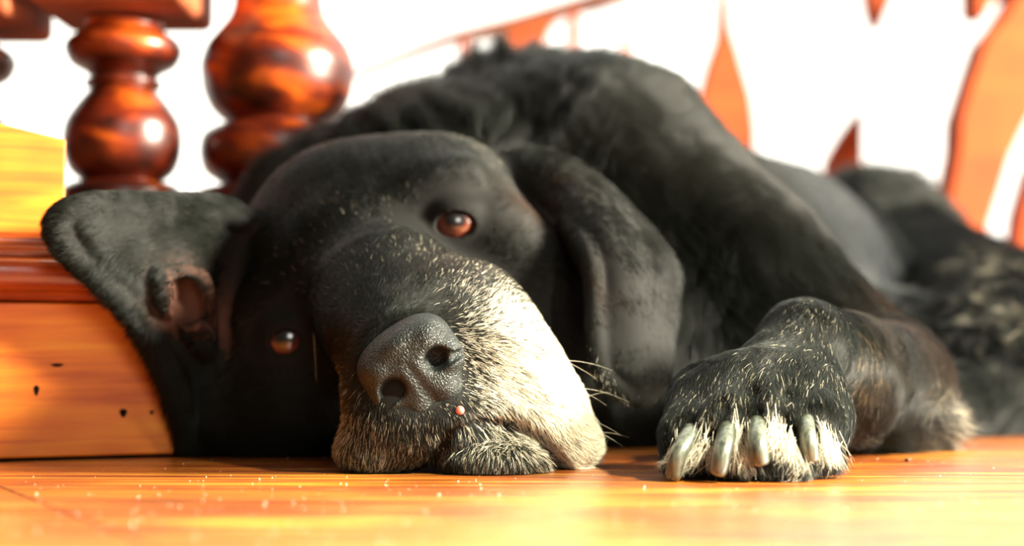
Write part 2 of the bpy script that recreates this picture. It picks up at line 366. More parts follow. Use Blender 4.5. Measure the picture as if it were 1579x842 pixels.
def surf_depth(u, v, y0=.56):
    """first surface met along the view ray"""
    Ys = np.arange(y0, 1.0, .001); P = np.array([A(u, v, y) for y in Ys])
    i = np.clip(np.searchsorted(gx, P[:, 0]), 0, len(gx) - 1); j = np.clip(np.searchsorted(gy, P[:, 1]), 0, len(gy) - 1); k = np.clip(np.searchsorted(gz, P[:, 2]), 0, len(gz) - 1)
    w_ = np.where(SD[i, j, k] < 0)[0]; return Ys[w_[0]] if len(w_) else .62
def groove(pts, k=.006):
    pts = crom(pts, 3); stroke([(p[0], p[1], surf_depth(p[0], p[1]) + p[3], p[2]) for p in pts], k, 'cut', 2)
groove([(1122, 605, .0010, .0004), (1110, 640, .0036, .0004), (1098, 680, .0052, .0006), (1090, 728, .0058, .001)])
groove([(1166, 592, .0010, .0004), (1162, 630, .0038, .0004), (1156, 680, .0054, .0006), (1152, 728, .0058, .001)])
groove([(1214, 590, .0010, .0004), (1220, 630, .0038, .0004), (1224, 675, .0054, .0006), (1228, 720, .0056, .001)])
for (u_, v_, Y, r) in ((1140, 722, .606, .0085), (1205, 716, .602, .0090), (1268, 712, .614, .0070), (1075, 726, .614, .0065), (1170, 720, .63, .013)):
    ell(A(u_, v_, Y), (r * 1.3, r * 1.3, r * .8), None, .002)          # pads
# head ---------------------------------------------------------------
UP = np.array((-.57, -.10, .80)); UP /= np.linalg.norm(UP)
FW = np.array((.03, -1., -.12)); FW -= UP * (FW @ UP); FW /= np.linalg.norm(FW)
LF = np.cross(FW, UP); LF = LF if LF[0] > 0 else -LF   # the dog's left
HR = np.array((LF, FW, UP))
ell(A(575, 446, .785), (.076, .070, .069), HR, .007)                   # cranium
ell(A(525, 355, .785), (.05, .045, .043), HR, .008)
ell(A(640, 352, .79), (.055, .05, .043), HR, .02)
ell(A(470, 590, .765), (.045, .05, .045), None, .02)                  # right cheek on the floor
ell(A(430, 640, .775), (.045, .05, .035), None, .02)
ell(A(800, 450, .765), (.036, .05, .050), HR, .02)                    # left cheek
ell(A(812, 545, .755), (.033, .045, .040), HR, .02)
ell(A(672, 305, .747), (.026, .018, .014), HR, .014)                  # left brow
ell(A(420, 480, .745), (.022, .018, .014), HR, .014)                  # right brow
ell(A(560, 420, .737), (.024, .022, .030), HR, .02)                   # stop
ell(A(757, 372, .747), (.016, .018, .018), HR, .012)
ell(A(735, 400, .742), (.020, .018, .012), HR, .012)                  # under left eye
# muzzle
cone(A(600, 470, .705), A(632, 560, .652), .035, .0270, .018)
ell(A(700, 500, .685), (.032, .040, .026), HR, .016)
ell(A(740, 565, .672), (.033, .036, .030), HR, .014)
ell(A(795, 640, .668), (.030, .034, .030), HR, .012)                  # left flew
ell(A(868, 684, .670), (.0140, .020, .0115), None, .010)               # lip corner resting on the floor
ell(A(622, 630, .648), (.024, .028, .024), HR, .010)
ell(A(580, 690, .650), (.0160, .022, .0125), None, .008)              # right flew
ell(A(700, 640, .640), (.018, .018, .014), None, .012)                # upper lip front
ell(A(755, 705, .645), (.026, .022, .0095), None, .003)               # chin
groove([(684, 668, .0016, .0003), (712, 662, .0020, .0003), (745, 652, .0024, .0004), (782, 652, .0026, .0004), (816, 665, .0028, .0005), (842, 690, .0034, .0006), (866, 728, .0044, .001)], .003)
groove([(664, 735, .0030, .001), (674, 704, .0022, .0004), (688, 674, .0018, .0004)], .003)
stroke([(660, 630, .612, .0012), (676, 655, .612, .0015), (690, 672, .616, .0016)], .003, 'cut')
# crease between lip and cheek, tear furrow, brow fold
stroke([(900, 640, .700, .003), (880, 560, .700, .003), (850, 500, .705, .002)], .008, 'cut')
# eye sockets
EL = A(703, 349, .7365); ER = A(443, 525, .738)
EYE_R = .0125
dL, dR, dN = surf_depth(703, 349), surf_depth(443, 525), surf_depth(640, 570)
EL = A(702, 348, dL + .0072); ER = A(444, 526, dR + .0098)
# ears
sheet([[(745, 250, .800), (775, 275, .790), (785, 310, .785)],
       [(830, 240, .795), (835, 280, .775), (830, 330, .772)],
       [(905, 275, .780), (885, 310, .750), (868, 340, .750)],
       [(972, 335, .765), (935, 355, .726), (890, 370, .728)],
       [(1018, 395, .750), (965, 410, .712), (908, 415, .712)],
       [(1032, 440, .742), (975, 460, .706), (918, 460, .704)],
       [(1026, 520, .722), (985, 520, .696), (918, 515, .694)],
       [(1022, 575, .704), (978, 570, .686), (926, 560, .688)],
       [(1002, 612, .698), (978, 612, .688), (948, 600, .690)]], .0040, .004)
stroke([(874, 335, .745, .0022), (897, 368, .722, .0030), (912, 410, .706, .0034), (916, 465, .700, .0034), (919, 520, .691, .0034), (932, 580, .684, .0034), (965, 612, .684, .0030)], .003)   # rolled front edge
stroke([(1028, 430, .738, .0026), (1024, 480, .730, .0028), (1014, 540, .715, .0028), (1020, 580, .705, .0034)], .003)
sheet([[(400, 350, .760), (410, 430, .750), (400, 520, .745), (395, 600, .745), (390, 680, .750)],
       [(350, 325, .745), (350, 410, .745), (350, 540, .735), (350, 600, .735), (350, 690, .742)],
       [(290, 318, .722), (285, 400, .722), (295, 500, .725), (290, 600, .728), (305, 680, .732)],
       [(225, 318, .702), (215, 385, .700), (240, 450, .705), (240, 500, .708), (262, 570, .715)],
       [(150, 318, .685), (150, 360, .682), (160, 400, .685), (170, 430, .688), (185, 455, .692)],
       [(108, 332, .678), (100, 345, .677), (96, 360, .677), (100, 375, .677), (112, 392, .679)]], .0038, .006, nv=30)
stroke([(390, 345, .750, .005), (330, 322, .738, .0055), (250, 316, .712, .0046), (160, 313, .686, .004), (108, 325, .676, .004), (90, 350, .675, .004), (112, 392, .678, .004), (180, 455, .692, .0036), (240, 540, .710, .0036), (275, 620, .722, .004), (300, 690, .732, .004)], .004)
stroke([(248, 425, .700, .0026), (262, 470, .704, .003), (300, 505, .716, .0035), (322, 530, .722, .0035)], .004)   # inner ear folds
stroke([(252, 420, .702, .0026), (300, 422, .716, .003), (318, 455, .724, .003), (322, 520, .724, .003)], .004)
ell(A(288, 465, .712), (.007, .012, .011), None, .004, 'cut')
# eye openings
def local(c, R, x, z, f=0): return c + LF * x + UP * z + FW * f
for c_, ax_, az_, tilt in ((EL, .0090, .0060, -.06), (ER, .0068, .0056, -.3)):
    cs, sn = math.cos(tilt), math.sin(tilt); OR = np.array(((cs, 0, -sn), (0, 1, 0), (sn, 0, cs)))
    ell(c_, EYE_R + .0018, None, .0050)                                   # lids over the ball
    ell(c_ + (0, 0, .0068), (.0125, .0115, .0055), OR, .004)              # heavier upper lid
    ell(c_ + (.0004, -.0140, -.0006), (ax_, .0190, az_), OR, .0010, 'cut')  # the opening
    ell(c_, EYE_R - .0002, None, .0004, 'cut')
# brow crease above the left eye and tear furrow
# flatten on the floor
SD[...] = np.maximum(SD, (0.0006 - gz)[None, None, :])
# (the nose gets its own finer surface; a socket is left for it)

def surface_nets(S, gx, gy, gz):
    sg = S < 0; nx, ny, nz = S.shape
    c = np.zeros((nx - 1, ny - 1, nz - 1), np.uint8)
    for a in (0, 1):
        for b_ in (0, 1):
            for d in (0, 1): c += sg[a:nx - 1 + a, b_:ny - 1 + b_, d:nz - 1 + d]
    I, J, K = np.where((c > 0) & (c < 8)); n = len(I)
    idx = np.full(c.shape, -1, np.int32); idx[I, J, K] = np.arange(n)
    acc = np.zeros((n, 3), np.float64); cnt = np.zeros(n)
    G = (gx, gy, gz); corners = [(a, b_, d) for a in (0, 1) for b_ in (0, 1) for d in (0, 1)]
    for p in corners:
        for ax in range(3):
            if p[ax] == 1: continue
            q = list(p); q[ax] = 1
            s0 = S[I + p[0], J + p[1], K + p[2]]; s1 = S[I + q[0], J + q[1], K + q[2]]
            m = (s0 < 0) != (s1 < 0); t = np.where(m, s0 / np.where(m, s0 - s1, 1), 0)
            P = np.stack([gx[I + p[0]], gy[J + p[1]], gz[K + p[2]]], 1).astype(np.float64)
            Q = np.stack([gx[I + q[0]], gy[J + q[1]], gz[K + q[2]]], 1)
            acc += np.where(m[:, None], P + (Q - P) * t[:, None], 0); cnt += m
    V = acc / cnt[:, None]; faces = []
    for ax in range(3):
        a1, a2 = (ax + 1) % 3, (ax + 2) % 3
        sl0 = [slice(None)] * 3; sl1 = [slice(None)] * 3; sl0[ax] = slice(0, -1); sl1[ax] = slice(1, None)
        e0, e1 = sg[tuple(sl0)], sg[tuple(sl1)]
        for flip, m in ((False, e0 & ~e1), (True, ~e0 & e1)):
            P = np.array(np.where(m)); lim = np.array(c.shape)
            ok = (P[a1] > 0) & (P[a2] > 0) & (P[a1] < lim[a1]) & (P[a2] < lim[a2]); P = P[:, ok]
            qs = []
            for d1, d2 in ((-1, -1), (0, -1), (0, 0), (-1, 0)):
                Q = P.copy(); Q[a1] += d1; Q[a2] += d2; qs.append(idx[Q[0], Q[1], Q[2]])
            q = np.stack(qs, 1); q = q[(q >= 0).all(1)]
            faces.append(q[:, ::-1] if flip else q)
    return V, np.concatenate(faces)
def relax(V, Fq, it, lam=.5, mask=None):
    e = np.concatenate([Fq[:, [0, 1]], Fq[:, [1, 2]], Fq[:, [2, 3]], Fq[:, [3, 0]]]); e = np.concatenate([e, e[:, ::-1]])
    deg = np.bincount(e[:, 0], minlength=len(V)).astype(float)[:, None]
    for i in range(it):
        for l in (lam, -lam * .9):   # taubin
            S_ = np.stack([np.bincount(e[:, 0], V[e[:, 1], a], len(V)) for a in range(3)], 1) / deg
            V = V + l * (S_ - V)
    return V
def vnormals(V, Fq):
    n = np.cross(V[Fq[:, 2]] - V[Fq[:, 0]], V[Fq[:, 3]] - V[Fq[:, 1]])
    N = np.zeros_like(V)
    for k in range(4):
        for a in range(3): N[:, a] += np.bincount(Fq[:, k], n[:, a], len(V))
    return N / (np.linalg.norm(N, axis=1, keepdims=True) + 1e-12), n
def fast_mesh(name, V, Fq, m, parent):
    me = bpy.data.meshes.new(name); me.vertices.add(len(V)); me.vertices.foreach_set('co', V.astype(np.float32).ravel())
    me.loops.add(Fq.size); me.loops.foreach_set('vertex_index', Fq.astype(np.int32).ravel())
    me.polygons.add(len(Fq)); me.polygons.foreach_set('loop_start', np.arange(0, Fq.size, 4, dtype=np.int32)); me.polygons.foreach_set('loop_total', np.full(len(Fq), 4, np.int32))
    me.update(calc_edges=True); me.validate()
    me.polygons.foreach_set('use_smooth', [True] * len(me.polygons))
    if m: me.materials.append(m)
    o = bpy.data.objects.new(name, me); col.objects.link(o); o.parent = parent; return o
V, Q = surface_nets(SD, gx, gy, gz)
V = relax(V, Q, 4)
NV, FN = vnormals(V, Q)

skin, nt, b = mat('black_skin', (.008, .008, .007), .8, .15)
dog = thing('dog', 'old black dog with a grey muzzle lying on the wooden floor, resting its head', 'dog', (0, .8, 0))
DI = Matrix.Translation((0, -.8, 0))
off = np.array((0, .8, 0))
body = fast_mesh('body', V - off, Q, skin, dog)

# ------------------------------------------------------------------ nose, eyes, claws
def part_field(lo, hi, h):
    """swap in a finer grid for a small part"""
    global SD, gx, gy, gz
    gx, gy, gz = (np.arange(a_, b_, h, dtype=np.float32) for a_, b_ in zip(lo, hi))
    SD = np.full((len(gx), len(gy), len(gz)), .05, np.float32)
NC = A(636, 566, dN + .0040)
def nl(x, z, f=0): return NC + LF * x * 1.08 + UP * z * 1.12 + FW * f
dW = surf_depth(709, 633)
part_field(NC - .034, NC + .034, .00055)
ell(nl(0, .0005, -.004), (.0195, .0165, .0150), HR, .004)
ell(nl(.0110, .0060, -.004), (.0088, .0150, .0090), HR, .006); ell(nl(-.0110, .0060, -.004), (.0088, .0150, .0090), HR, .006)
ell(nl(0, .0100, -.004), (.0130, .0150, .0068), HR, .005)
for sg_ in (1, -1):
    ell(nl(.0125 * sg_, -.0030, .0015), (.0078, .0105, .0086), HR, .004)      # wing
    ell(nl(.0060 * sg_, -.0120, .0005), (.0070, .0095, .0075), HR, .005)
cone(nl(0, -.008, .001), nl(.0000, -.0215, -.004), .0085, .0045, .006)
for sg_ in (1, -1):
    ell(nl(.0100 * sg_, -.0020, .0130), (.0056, .0105, .0048), HR, .0022, 'cut')
    cone(nl(.0120 * sg_, -.0035, .012), nl(.0195 * sg_, -.0062, .003), .0030, .0014, .0015, 'cut')
cone(nl(0, .002, .0140), nl(0, -.012, .0118), .0009, .0016, .003, 'cut'); cone(nl(0, -.012, .0118), nl(0, -.026, .0035), .0017, .0020, .0015, 'cut')
Vn, Qn = surface_nets(SD, gx, gy, gz); Vn = relax(Vn, Qn, 3)
nm, nt, b = mat('nose_leather', (.010, .0125, .0115), .42, .32)
t = nt.nodes.new('ShaderNodeTexCoord'); vo = nt.nodes.new('ShaderNodeTexVoronoi'); vo.feature = 'DISTANCE_TO_EDGE'; vo.inputs['Scale'].default_value = 900
rr_ = ramp(nt, [(0, (0, 0, 0)), (.22, (1, 1, 1))]); bp = nt.nodes.new('ShaderNodeBump'); bp.inputs['Strength'].default_value = .55; bp.inputs['Distance'].default_value = .0004
nt.links.new(t.outputs['Object'], vo.inputs['Vector']); nt.links.new(vo.outputs['Distance'], rr_.inputs[0]); nt.links.new(rr_.outputs[0], bp.inputs['Height']); nt.links.new(bp.outputs[0], b.inputs['Normal'])
nose = fast_mesh('nose', Vn - off, Qn, nm, dog); tag(nose, 'dark grey leathery nose with two nostrils')

# eyes: a ball whose +Y is the way it looks
em, nt, b = mat('brown_eye', (.2, .04, .01), .22, .6, 1.0, .03)
t = nt.nodes.new('ShaderNodeTexCoord'); sx = nt.nodes.new('ShaderNodeSeparateXYZ'); nt.links.new(t.outputs['Object'], sx.inputs[0])
mr = nt.nodes.new('ShaderNodeMapRange'); mr.inputs['From Min'].default_value = .0070; mr.inputs['From Max'].default_value = EYE_R; nt.links.new(sx.outputs['Y'], mr.inputs[0])
r5 = ramp(nt, [(0, (.62, .50, .42)), (.10, (.05, .015, .012)), (.18, (.11, .022, .010)), (.60, (.13, .032, .015)), (.78, (.07, .014, .008)), (.86, (.012, .010, .010))])
nt.links.new(mr.outputs[0], r5.inputs[0]); nt.links.new(r5.outputs[0], b.inputs['Base Color'])
for c_, gaze in ((EL, (.05, -1, .25)), (ER, (.05, -1, .20))):
    bm = bmesh.new(); bmesh.ops.create_uvsphere(bm, u_segments=48, v_segments=32, radius=EYE_R)
    me = bpy.data.meshes.new('eye'); bm.to_mesh(me); bm.free(); me.materials.append(em); me.polygons.foreach_set('use_smooth', [True] * len(me.polygons))
    o = bpy.data.objects.new('eye', me); col.objects.link(o); o.parent = dog; o.location = c_ - off
    o.rotation_euler = Vector(gaze).to_track_quat('Y', 'Z').to_euler(); tag(o, 'brown glossy eye')
# claws
cm, nt, b = mat('claw_horn', (.34, .33, .26), .3, .5, .2)
t = nt.nodes.new('ShaderNodeTexCoord'); mp = nt.nodes.new('ShaderNodeMapping'); mp.inputs['Scale'].default_value = (700, 700, 40); nz = nt.nodes.new('ShaderNodeTexNoise'); nz.inputs['Scale'].default_value = 1
r6 = ramp(nt, [(.3, (.022, .026, .02)), (.65, (.085, .095, .07))])
nt.links.new(t.outputs['Object'], mp.inputs[0]); nt.links.new(mp.outputs[0], nz.inputs['Vector']); nt.links.new(nz.outputs['Fac'], r6.inputs[0]); nt.links.new(r6.outputs[0], b.inputs['Base Color'])
for pts, w_ in (([(1074, 655, .612), (1058, 678, .600), (1045, 704, .5945), (1038, 737, .5965)], .0036),
                ([(1122, 655, .608), (1119, 676, .5955), (1113, 702, .589), (1106, 732, .5895)], .0038),
                ([(1166, 648, .608), (1167, 668, .5945), (1169, 692, .588), (1173, 716, .5885)], .0038),
                ([(1240, 640, .612), (1243, 660, .600), (1247, 684, .594), (1251, 712, .5945)], .0034)):
    q = crom([A(*p) for p in pts], 6); n_ = len(q)
    o = tube('claw', [x - off for x in q], [w_ * (1 - .10 * (i / n_) ** 2) if i < n_ - 1 else w_ * .72 for i in range(n_)], cm, dog, 20, 1.15)
# ------------------------------------------------------------------ coat
# combing guides: (u, v, Y, du, dv, dY, length mm, lift, root radius mm)
GD = [
 (637,470,.70,-25,-45,.015, 4.5,.25,.075),(573,400,.72,-25,-45,.02, 5,.22,.08),(520,300,.76,-20,-40,.05, 6,.22,.09),(640,260,.76,0,-50,.05, 6,.22,.09),
 (450,350,.77,-40,-30,.03, 6,.22,.09),(400,450,.76,-50,-5,.03, 6,.22,.09),(480,600,.74,-40,30,.03, 5,.25,.08),(520,500,.72,-35,-10,.02, 5,.22,.08),
 (740,300,.74,30,-40,.04, 5,.22,.08),(770,400,.73,50,5,.03, 5,.22,.08),(830,480,.74,40,25,.04, 6,.22,.08),(850,400,.75,35,20,.05, 7,.22,.09),(660,400,.72,-5,-40,.02, 4,.22,.07),
 (430,640,.74,-40,30,.03, 8,.25,.1),(360,680,.74,-40,25,.03, 10,.25,.11),
 (740,540,.66,40,12,.02, 6,.32,.075),(800,600,.65,45,28,.015, 7,.32,.075),(880,680,.67,45,15,.005, 9,.45,.075),(700,620,.62,30,25,0, 4.5,.4,.07),(730,500,.66,38,-14,.02, 5,.30,.075),
 (690,655,.62,2,30,.0, 4.5,.45,.07),(610,680,.63,-10,35,.0, 5,.42,.07),(545,690,.66,-30,25,.01, 7,.42,.075),(540,630,.66,-40,15,.02, 5,.35,.075),(760,700,.63,-4,25,.002, 5,.5,.075),(830,710,.64,20,25,.002, 6,.45,.075),(660,460,.68,5,-35,.02, 4.5,.28,.07),(720,600,.63,35,20,.005,5,.35,.07),
 (500,200,.86,-20,-40,.02, 20,.65,.14),(430,260,.85,-35,-30,.02, 18,.65,.14),(370,320,.83,-35,-15,.01, 15,.6,.14),(620,150,.90,-10,-45,.02, 22,.6,.14),(720,110,.93,0,-40,.03, 24,.65,.14),(820,85,.95,15,-40,.04, 22,.65,.14),(900,130,.94,30,-15,.05, 20,.4,.14),(980,150,.95,40,0,.06, 16,.35,.14),
 (700,190,.86,-15,-35,.03, 22,.35,.13),(800,170,.88,10,-35,.05, 20,.35,.13),(900,220,.88,30,10,.05, 16,.3,.13),(1000,260,.87,40,30,.04, 14,.25,.13),(1080,200,.95,45,30,.06, 14,.3,.15),
 (1100,350,.84,45,45,.02, 13,.22,.12),(1200,300,1.1,50,50,.08, 14,.2,.18),(1280,400,1.15,45,60,.06, 12,.18,.18),(1340,300,1.40,40,30,.05, 22,.4,.25),(1450,380,1.3,40,30,-.02, 22,.4,.25),(1540,420,1.1,10,40,-.02, 30,.5,.22),(1550,600,.95,-20,40,-.02, 26,.5,.2),(1480,620,.95,-25,30,-.02,24,.5,.18),
 (1000,480,.83,-5,50,.0, 16,.3,.13),(950,560,.83,-5,50,0, 16,.3,.13),(1080,540,.83,10,50,0, 14,.3,.12),(1200,480,.80,45,35,-.01, 10,.22,.11),(1290,460,.80,45,40,-.01, 8,.2,.10),
 (1380,520,.77,-30,30,-.04, 7,.22,.09),(1420,580,.77,-20,45,-.02, 8,.25,.09),(1340,560,.74,-45,5,-.04, 6,.22,.085),(1420,650,.775,38,22,.01, 20,.5,.10),(1350,655,.76,25,25,.0, 20,.45,.10),(1310,620,.72,10,35,.0, 12,.4,.09),
 (1240,490,.66,-18,50,-.02, 6,.25,.08),(1190,560,.64,-25,50,-.02, 6,.28,.08),(1280,560,.66,-5,50,-.02, 6,.25,.08),(1110,620,.63,-20,45,-.02, 9,.2,.09),(1180,620,.62,-10,45,-.02, 9,.2,.09),(1260,630,.63,2,45,-.02, 9,.2,.09),
 (1060,680,.60,-12,40,-.01, 8,.2,.08),(1130,690,.59,2,40,-.008, 8,.2,.08),(1200,690,.59,2,40,-.008, 8,.2,.08),(1265,690,.60,12,40,-.006, 8,.2,.08),
 (900,290,.74,45,50,0, 5,.15,.075),(975,380,.72,28,50,0, 5,.15,.075),(975,500,.70,8,50,0, 4,.15,.07),(975,590,.69,0,45,0, 3.5,.15,.07),(1030,440,.74,25,40,.01, 7,.35,.075),(815,270,.77,45,25,.01, 6,.2,.08),(925,430,.70,15,50,0,3.5,.15,.07),(925,540,.70,5,50,0,3.5,.15,.07),
 (330,350,.74,-50,-10,-.02, 8,.2,.1),(220,360,.70,-50,5,-.02, 7,.2,.1),(120,350,.68,-40,10,-.005, 6,.2,.1),(200,430,.69,-35,25,-.005, 7,.22,.1),(260,560,.71,-20,45,.01, 9,.25,.11),(320,620,.73,-15,45,.01, 10,.25,.11),(280,460,.715,-30,10,-.01, 4,.2,.09)]
GP = np.array([A(*g[:3]) for g in GD]); GV = np.array([A(g[0] + g[3], g[1] + g[4], g[2] + g[5]) for g in GD]) - GP
GV /= np.linalg.norm(GV, axis=1, keepdims=True); GL = np.array([g[6:9] for g in GD]) * np.array((1e-3, 1, 1e-3))
# pale patches of the old coat: (u, v, Y, reach, share of pale hairs, colour)
W = (.80, .74, .58); G = (.42, .38, .28); TN = (.30, .20, .10); BR = (.038, .020, .010)
PA = [(802,602,.655,.027,1.15,W),(762,535,.66,.019,1.1,W),(875,680,.665,.022,1.1,W),(840,645,.66,.022,1.1,W),(715,495,.67,.016,.75,W),(640,450,.69,.016,.28,G),(595,470,.69,.018,.25,G),(690,455,.69,.016,.32,G),
 (550,660,.655,.020,.55,G),(535,695,.655,.018,.55,G),(600,690,.635,.018,.22,G),(800,708,.64,.014,.38,G),(740,712,.63,.012,.20,G),(895,690,.665,.016,1.2,W),(850,715,.655,.010,.6,W),(700,650,.62,.014,.07,G),
 (684,385,.735,.006,.30,G),(735,378,.735,.008,.30,G),(560,420,.72,.03,.05,G),(700,225,.78,.02,.08,G),
 (1052,722,.60,.006,.2,W),(1128,730,.594,.005,.3,W),(1232,724,.592,.005,.4,W),(1283,714,.600,.006,.4,W),(1270,600,.64,.02,.05,G),
 (1440,655,.78,.018,.45,G),(1300,640,.72,.014,.2,G),(1370,640,.77,.014,.20,TN),(1540,410,1.12,.045,.3,G),(1555,560,1.0,.04,.35,G),(1310,560,.70,.015,.15,TN),(1500,430,1.2,.03,.2,G),(1150,640,.61,.03,.06,G),(1240,480,.66,.02,.03,G)]
BRP = [(1440,580,.80,.030),(1400,540,.79,.03),(1320,560,.73,.02),(1380,480,.82,.02),(820,320,.75,.02),(915,450,.70,.012),(700,470,.68,.02)]
PP = np.array([A(*p[:3]) for p in PA]); PR = np.array([p[3] for p in PA]); PW = np.array([p[4] for p in PA]); PC = np.array([p[5] for p in PA])
BP = np.array([A(*p[:3]) for p in BRP]); BRR = np.array([p[3] for p in BRP])
def field(P):
    D = np.zeros((len(P), 3)); L_ = np.zeros((len(P), 3))
    for i in range(0, len(P), 40000):
        d = np.linalg.norm(P[i:i + 40000, None] - GP[None], axis=2); w_ = 1 / (d ** 2 + 1e-5) ** 2.2; w_ /= w_.sum(1, keepdims=True)
        D[i:i + 40000] = w_ @ GV; L_[i:i + 40000] = w_ @ GL
    return D, L_
def wav(P, f, seed):
    """cheap smooth 3-vector noise"""
    r = np.random.default_rng(seed); o = np.zeros((len(P), 3))
    for k in range(5):
        K = r.normal(size=(3, 3)) * f; o += np.sin(P @ K + r.uniform(0, 6.28, 3))
    return o / 2.2
EYEC = (EL, ER)
tri_a = np.linalg.norm(FN, axis=1) / 2; cen = V[Q].mean(1)
fn = FN / (np.linalg.norm(FN, axis=1, keepdims=True) + 1e-12)
camv = np.array((0, 0, H)) - cen; dist = np.linalg.norm(camv, axis=1); face = (fn * camv).sum(1) / dist
dens = 520e4 * (.62 / dist) ** 2.2 * np.where(face > -.25, 1, .12) * np.where(cen[:, 2] < .0012, .0, 1)
finez = (cen[:, 1] < .70) & (cen[:, 0] < .16) & (cen[:, 0] > -.09)
dens = dens * np.where(finez, 1.5, 1)
cntf = rng.poisson(tri_a * dens)
fi = np.repeat(np.arange(len(Q)), cntf); nS = len(fi)
a1, a2 = rng.random(nS), rng.random(nS)
q4 = V[Q[fi]]; root = (q4[:, 0] * ((1 - a1) * (1 - a2))[:, None] + q4[:, 1] * (a1 * (1 - a2))[:, None] + q4[:, 2] * (a1 * a2)[:, None] + q4[:, 3] * ((1 - a1) * a2)[:, None])
nn = NV[Q[fi, 0]]
keep = np.ones(nS, bool)
for c_ in EYEC: keep &= ((np.linalg.norm(root - c_, axis=1) > .0158) | ((np.abs(root[:, 0] - c_[0]) / .0105) ** 2 + (np.abs(root[:, 2] - c_[2]) / .0078) ** 2 > 1))
qn = (root - NC) @ HR.T; keep &= ((qn[:, 0] / .0195) ** 2 + ((qn[:, 2] + .001) / .0185) ** 2 + (qn[:, 1] / .018) ** 2) > .92
for u_, v_, Y in ((1140,722,.606),(1205,716,.602),(1268,712,.614),(1075,726,.614)):    # bare pads
    keep &= ~((np.linalg.norm((root - A(u_, v_, Y)) * (.9, .6, 1.2), axis=1) < .0092) & (rng.random(nS) > .10))
keep &= ~((np.linalg.norm(root - A(290, 470, .712), axis=1) < .012) & (rng.random(nS) > .15))
root, nn = root[keep], nn[keep]; nS = len(root)
D, LL = field(root)
D = D + .09 * wav(root, 140, 3) + .11 * wav(root, 700, 4) + rng.normal(size=(nS, 3)) * .13
long_ = np.clip((LL[:, 0] - .010) / .008, 0, 1)[:, None]; D = D + long_ * (.13 * wav(root, 150, 31) + .16 * wav(root, 420, 32))
Tt = D - nn * (D * nn).sum(1, keepdims=True); Tt /= np.linalg.norm(Tt, axis=1, keepdims=True) + 1e-9
Ln = LL[:, 0] * rng.uniform(.65, 1.15, nS) * (1 +   .22 * long_[:, 0] * wav(root, 380, 34)[:, 1]); lift = LL[:, 1] * rng.uniform(.5, 1.4, nS) * (1 + long_[:, 0] * np.clip(.40 * wav(root, 300, 33)[:, 0], -.4, .8))
for c_ in EYEC: Ln *= np.clip((np.linalg.norm(root - c_, axis=1) - .010) / .016, .25, 1)
dnose = np.sqrt((qn[keep][:, 0] / .0195) ** 2 + ((qn[keep][:, 2] + .003) / .0195) ** 2 + (qn[keep][:, 1] / .018) ** 2); Ln *= np.clip((dnose - .8) / .45, .5, 1)
NPT = 5; ts = np.linspace(0, 1, NPT)
droop = np.array((0, 0, -1.))
curl = wav(root, 350, 9)
P3 = root[:, None] - nn[:, None] * .0003 + Ln[:, None, None] * (Tt[:, None] * ts[None, :, None] + nn[:, None] * (lift[:, None] * (ts * (1 - .45 * ts))[None])[:, :, None]
      + (curl[:, None] * .05 + droop * .05) * (ts ** 2)[None, :, None])
P3[:, :, 2] = np.maximum(P3[:, :, 2], .0004)
base = np.array((.0052, .0064, .0043)) * rng.uniform(.5, 1.8, (nS, 1))
dB = np.exp(-((root[:, None] - BP[None]) ** 2).sum(2) / BRR ** 2).max(1)
base = base * (1 - dB[:, None]) + np.array(BR) * rng.uniform(.5, 1.3, (nS, 1)) * dB[:, None]
colr = base.copy()
fl_ = np.exp(-((root - A(1290, 400, 1.16)) ** 2).sum(1) / .11 ** 2); colr += fl_[:, None] * np.array((.022, .024, .030))  # blue-grey sheen of the flank put into the hair colour
fleck = (rng.random(nS) < .05) & (root[:, 1] < .675); colr[fleck] *= rng.uniform(1.5, 4, (int(fleck.sum()), 1))
for k in range(len(PA)):
    pw = PW[k] * np.exp(-(((root - PP[k]) ** 2).sum(1) / PR[k] ** 2) ** 1.3)
    hit = rng.random(nS) < pw * (1 + .35 * wav(root, 900, 20)[:, 0])
    colr[hit] = PC[k] * rng.uniform(.65, 1.1, (int(hit.sum()), 1))
for u_, v_, Y, r_ in ((690,668,.62,.0045),(735,656,.63,.0050),(780,655,.64,.0050),(820,672,.65,.0045),(842,695,.65,.0045),(856,718,.65,.004),(664,735,.62,.004),(675,700,.62,.004),(690,640,.61,.003),(722,690,.64,.004)):
    hit = rng.random(nS) < .85 * np.exp(-(((root - A(u_, v_, Y)) * (1, .35, 1)) ** 2).sum(1) / r_ ** 2); colr[hit] = base[hit]
def hair_mat(name):
    m, nt, b = mat(name, (.01, .01, .01), .42, .20)
    an = nt.nodes.new('ShaderNodeAttribute'); an.attribute_name = 'tint'; nt.links.new(an.outputs['Color'], b.inputs['Base Color']); return m
HM = hair_mat('dog_hair')
def hairs(name, P, R, C_, parent):
    n_, k_ = P.shape[:2]
    cu = bpy.data.hair_curves.new(name); cu.add_curves([k_] * n_)
    cu.attributes['position'].data.foreach_set('vector', (P - off).astype(np.float32).ravel())
    ra = cu.attributes.get('radius') or cu.attributes.new('radius', 'FLOAT', 'POINT'); ra.data.foreach_set('value', R.astype(np.float32).ravel())
    ca = cu.attributes.new('tint', 'FLOAT_COLOR', 'CURVE'); ca.data.foreach_set('color', np.concatenate([C_, np.ones((n_, 1))], 1).astype(np.float32).ravel())
    cu.materials.append(HM); o = bpy.data.objects.new(name, cu); col.objects.link(o); o.parent = parent; return o
rad = (LL[:, 2] * rng.uniform(.8, 1.2, nS))[:, None] * (1 - .85 * ts ** 1.5)[None]
fur = hairs('fur', P3, rad, colr, dog); tag(fur, 'short black coat, grey on the muzzle', kind='stuff')
